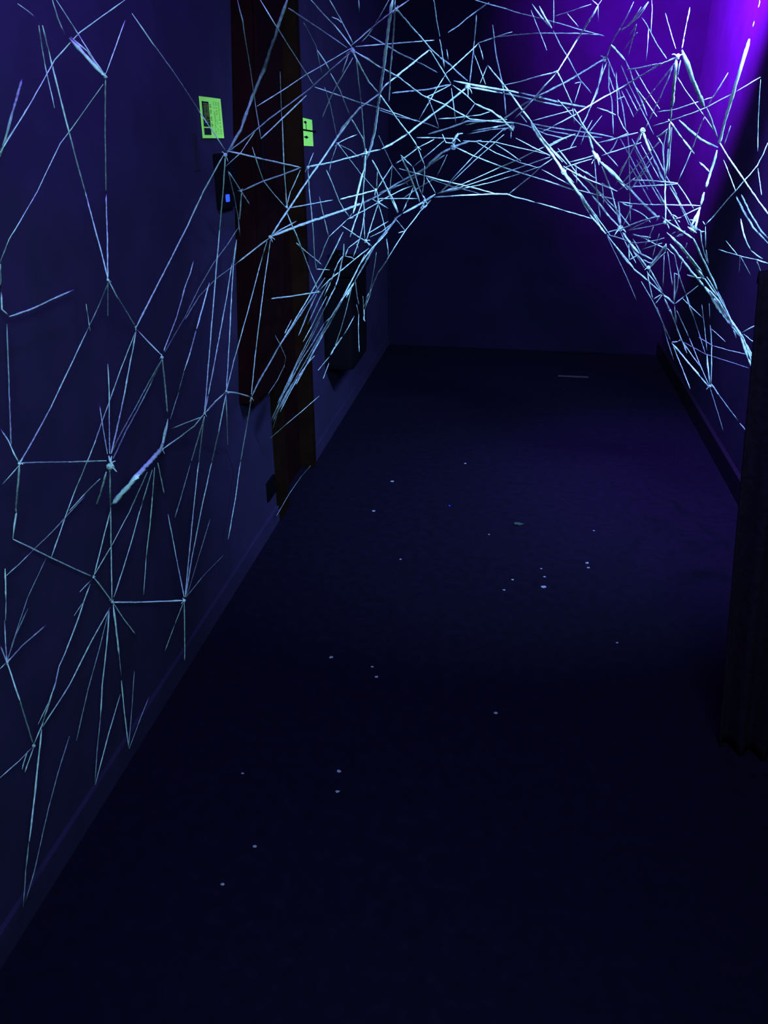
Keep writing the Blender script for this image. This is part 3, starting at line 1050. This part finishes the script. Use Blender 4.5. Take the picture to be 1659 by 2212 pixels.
3 B 1622,541 1635,552 1647,559
2.2 D 1552,539 1570,545 1592,551
2.6 D 1592,551 1612,557 1631,560
3.4 M 1631,560 1645,565 1659,569
2.6 D 1635,565 1642,585 1647,602
1.8 D 1568,520 1580,535 1592,549
1.6 D 1600,555 1622,596
1.6 D 1598,555 1596,590
3 M 1457,660 1459,685 1461,698
2.6 M 1435,644 1447,670 1457,694
4 M 1458,694 1463,712 1468,725
3.4 M 1468,725 1477,745 1484,763
2.8 B 1451,739 1458,739 1464,738
3 B 1464,738 1469,734 1475,739
3.6 B 1451,741 1470,763 1488,785
4 B 1488,785 1500,799 1512,813
3.4 M 1512,813 1524,827 1535,841
2.4 M 1453,743 1463,770 1475,799
2.2 M 1475,799 1483,820 1491,840
2 M 1462,671 1475,700 1489,730
2 D 1489,730 1501,760 1513,790 1533,836
2.4 D 1475,739 1493,765 1513,792
2.2 D 1475,738 1500,752 1524,765
1.8 D 1524,765 1570,780 1617,795
2.2 M 1509,729 1525,738 1540,747
2 D 1540,747 1575,757 1609,765
2.6 M 1534,703 1536,725 1537,748
2.6 M 1537,748 1537,790 1536,832
1.6 D 1532,655 1533,690
3.6 M 1527,765 1530,800 1534,834
1.8 D 1484,640 1497,680 1509,718 1524,765
1.6 D 1516,658 1522,710 1527,757
1.8 D 1475,645 1497,667 1518,687
3.6 B 1536,829 1545,842 1555,856
2.4 M 1555,856 1572,879 1595,910
3 B 1598,914 1606,924 1614,933
1.6 D 1535,841 1543,867 1551,893 1563,933
2.8 B 1603,718 1622,708 1643,697
2.4 M 1607,722 1620,733 1630,740
2.4 M 1628,745 1626,758
1.6 D 1536,710 1552,724 1567,738
2.8 D 1642,816 1659,808
5 M 1534,628 1552,652 1570,680 1590,708 1604,730
4 B 1545,650 1560,668 1574,692
4 M 1460,520 1482,548 1503,578 1520,606
3.4 M 1440,502 1470,530 1495,560 1518,590
3 M 1527,598 1548,634 1570,672 1588,712
3 M 1603,722 1614,752 1624,782 1627,798
2.6 D 1399,300 1420,340 1440,382 1462,420
2.6 D 1370,320 1392,362 1415,404 1440,446
2.4 D 1340,300 1362,340 1382,380 1400,410
2.4 D 1452,405 1475,450 1498,495
2.6 M 1250,375 1290,410 1330,450 1362,490
2.6 M 1262,380 1300,425 1338,470
3 M 1236,398 1262,432 1290,470 1318,508
2.6 M 1356,520 1372,548 1392,578
2.6 D 1100,262 1140,272 1180,290 1225,300
2.4 D 1310,120 1330,170 1345,230 1352,280
2.4 D 1300,145 1290,200 1262,262
2.2 D 1341,140 1362,190 1392,250 1412,290
2.4 D 1205,215 1236,250 1265,282
"""
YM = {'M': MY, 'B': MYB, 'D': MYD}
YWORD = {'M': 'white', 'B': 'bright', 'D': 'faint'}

def tube_into(bm, pts, r, rnd, seg=5):
    """pts: world points; a slightly fuzzy, twisted yarn of radius r"""
    dense = []
    for i in range(len(pts)-1):
        a, b = pts[i], pts[i+1]; L = (b-a).length; n = max(2, min(24, int(L/.022)))
        for k in range(n): dense.append(a.lerp(b, k/n))
    dense.append(pts[-1]); prev = None; n = len(dense)
    for i, p in enumerate(dense):
        t = (dense[min(i+1, n-1)] - dense[max(i-1, 0)]).normalized()
        up = Vector((0, 0, 1)) if abs(t.z) < .9 else Vector((1, 0, 0))
        u = t.cross(up).normalized(); v = t.cross(u)
        rr = r*(.82 + .36*rnd.random())
        if i in (0, n-1): rr = r*.45
        off = u*(rnd.random()-.5)*r*.35 + v*(rnd.random()-.5)*r*.35
        tw = i*.6
        ring = [bm.verts.new(p + off + (u*math.cos(tw+q*2*math.pi/seg) + v*math.sin(tw+q*2*math.pi/seg))*rr) for q in range(seg)]
        if prev:
            for q in range(seg): bm.faces.new((prev[q], prev[(q+1) % seg], ring[(q+1) % seg], ring[q]))
        else: bm.faces.new(ring[::-1])
        prev = ring
    bm.faces.new(prev)
    return dense

recs = []
for line in STR.strip().splitlines():
    f = line.split(); w = float(f[0]); m = f[1]
    pts = [tuple(float(v) for v in q.split(',')) for q in f[2:]]
    recs.append([w, m, pts])
# join pieces that carry straight on into one strand, so that each strand is one length of yarn
def ang(a, b): return math.degrees(math.atan2(b[1]-a[1], b[0]-a[0]))
changed = True
while changed:
    changed = False
    for i in range(len(recs)):
        if not recs[i]: continue
        for j in range(len(recs)):
            if i == j or not recs[j]: continue
            A, B = recs[i], recs[j]
            e, s = A[2][-1], B[2][0]
            if math.hypot(e[0]-s[0], e[1]-s[1]) > 4.5 or abs(A[0]-B[0]) > 2.6: continue
            d = abs((ang(A[2][-2], e) - ang(s, B[2][1]) + 180) % 360 - 180)
            if d < 13 and A[1] == B[1]:
                A[2] = A[2] + B[2][1:]; A[0] = (A[0]+B[0])/2; recs[j] = None; changed = True; break
        if changed: recs = [r for r in recs if r]; break

def plen(p): return sum(math.dist(p[i], p[i+1]) for i in range(len(p)-1))
recs.sort(key=lambda r: -plen(r[2])*r[0])
MAXN = 300
def lean(p):
    a, b = (p[0], p[-1]) if p[0][1] <= p[-1][1] else (p[-1], p[0])
    dx, dy = b[0]-a[0], b[1]-a[1]
    t = math.degrees(math.atan2(dy, dx))
    if t < 18 or t > 162: return 'level'
    if 80 < t < 100: return 'upright'
    return 'rightward' if t < 90 else 'leftward'
labels = []
for w, m, p in recs[:MAXN]:
    L = plen(p)
    a, b = (p[0], p[-1]) if p[0][1] <= p[-1][1] else (p[-1], p[0])
    th = 'thick ' if w > 4.8 else ('' if w > 2.7 else 'thin ')
    ln = 'short ' if L < 40 else ('long ' if L > 260 else '')
    wa, wb = where(a), where(b)
    if wa == wb: t = '%s%s%s yarn strand %s at %s' % (ln, th, YWORD[m], lean(p), wa.replace('near ', ''))
    else:
        t = '%s%s%s yarn strand from %s to %s' % (ln if not th else '', th, YWORD[m], wa.replace('near ', ''), wb.replace('near ', ''))
    labels.append(t)
# settle repeats by lean, then by order across the photo
from collections import defaultdict
def regroup():
    g = defaultdict(list)
    for i, t in enumerate(labels): g[t].append(i)
    return g
for t, ids in regroup().items():
    if len(ids) > 1:
        for i in ids:
            if lean(recs[i][2]) not in labels[i]: labels[i] = labels[i].replace(' strand', ' strand ' + lean(recs[i][2]))
ORD = ['leftmost', 'second', 'third', 'fourth', 'fifth', 'sixth', 'seventh', 'eighth', 'ninth']
for t, ids in regroup().items():
    if len(ids) > 1:
        ids.sort(key=lambda i: sum(q[0] for q in recs[i][2])/len(recs[i][2]))
        for k, i in enumerate(ids):
            if len(ids) == 2: pre = ('left', 'right')[k]
            elif k == len(ids)-1: pre = 'rightmost'
            else: pre = ORD[min(k, 8)] if k == 0 else ORD[min(k, 8)] + ' from left'
            labels[i] = pre + ' ' + labels[i]
rnd = random.Random(11)
hub_pts = {}
strands = []
rest = bmesh.new()
for idx, (w, m, p) in enumerate(recs):
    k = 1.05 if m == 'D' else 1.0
    P = [web_point(x, y, k) for x, y in p]
    dist = sum((q-E0).length for q in P)/len(P)
    r = w*.5*dist/FPX*.92
    if idx < MAXN:
        mid = P[0].copy(); bm = bmesh.new(); tube_into(bm, [q - mid for q in P], r, rnd)
        me = bpy.data.meshes.new('yarn_strand'); bm.to_mesh(me); bm.free()
        for f in me.polygons: f.use_smooth = True
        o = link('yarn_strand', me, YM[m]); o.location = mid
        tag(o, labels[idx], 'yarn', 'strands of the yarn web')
        strands.append((o, p, P, r))
    else:
        tube_into(rest, P, r, rnd)
me = bpy.data.meshes.new('yarn_snippets'); rest.to_mesh(me); rest.free()
for f in me.polygons: f.use_smooth = True
o = link('yarn_snippets', me, MY)
tag(o, 'short loose ends and cross threads scattered through the yarn web', 'yarn', kind='stuff')

# wrapped knots at the chief junctions, each part of the strand it is tied in
def knot(px, py, r, seed):
    best = None
    for s in strands:
        for q, Q in zip(s[1], s[2]):
            d = math.hypot(q[0]-px, q[1]-py)
            if best is None or d < best[0]: best = (d, s, Q)
    d, s, Q = best
    rn = random.Random(seed); bm = bmesh.new()
    rr = .8*r*(Q-E0).length/FPX
    for turn in range(5):                                    # windings
        ax = Vector((rn.uniform(-1, 1), rn.uniform(-1, 1), rn.uniform(-1, 1))).normalized()
        u = ax.orthogonal().normalized(); v = ax.cross(u)
        loop = [(u*math.cos(a*.7) + v*math.sin(a*.7))*rr*(.55+.1*rn.random()) for a in range(10)]
        tube_into(bm, loop, rr*.26, rn, 5)
    for k in range(2):                                       # loose tails
        dr_ = Vector((rn.uniform(-1, 1), rn.uniform(-.4, .4), rn.uniform(-1, 1))).normalized()
        tube_into(bm, [Vector((0, 0, 0)), dr_*rr*1.4, dr_*rr*2.2 + Vector((0, 0, -rr*.5))], rr*.18, rn, 5)
    bmesh.ops.translate(bm, verts=bm.verts[:], vec=Q - s[0].location)
    me = bpy.data.meshes.new('knot'); bm.to_mesh(me); bm.free()
    for f in me.polygons: f.use_smooth = True
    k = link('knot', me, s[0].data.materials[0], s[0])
for n, (x, y, r) in enumerate([(228,167,5),(233,606,4),(294,708,4),(350,771,5),(42,1002,5),(238,1003,11),(350,968,6),(487,333,6),(442,893,4),(488,846,4),
    (543,858,4),(243,1300,5),(398,1297,5),(203,1247,4),(16,1431,4),(72,1610,5),(765,106,9),(854,18,5),(619,448,4),(584,512,6),(665,361,5),
    (790,330,6),(813,411,5),(817,438,6),(790,521,6),(687,630,4),(903,319,4),(978,308,9),(1010,186,8),(1100,274,9),(1204,155,4),(1309,129,7),
    (1464,122,7),(1217,368,8),(1283,333,8),(1388,281,8),(1496,494,11),(1341,493,9),(1437,484,7),(1399,580,6),(1457,656,4),(1535,836,5),(520,412,4),(728,309,4),(917,437,6)]):
    knot(x, y, r, n)
print('STRANDS', len(recs))
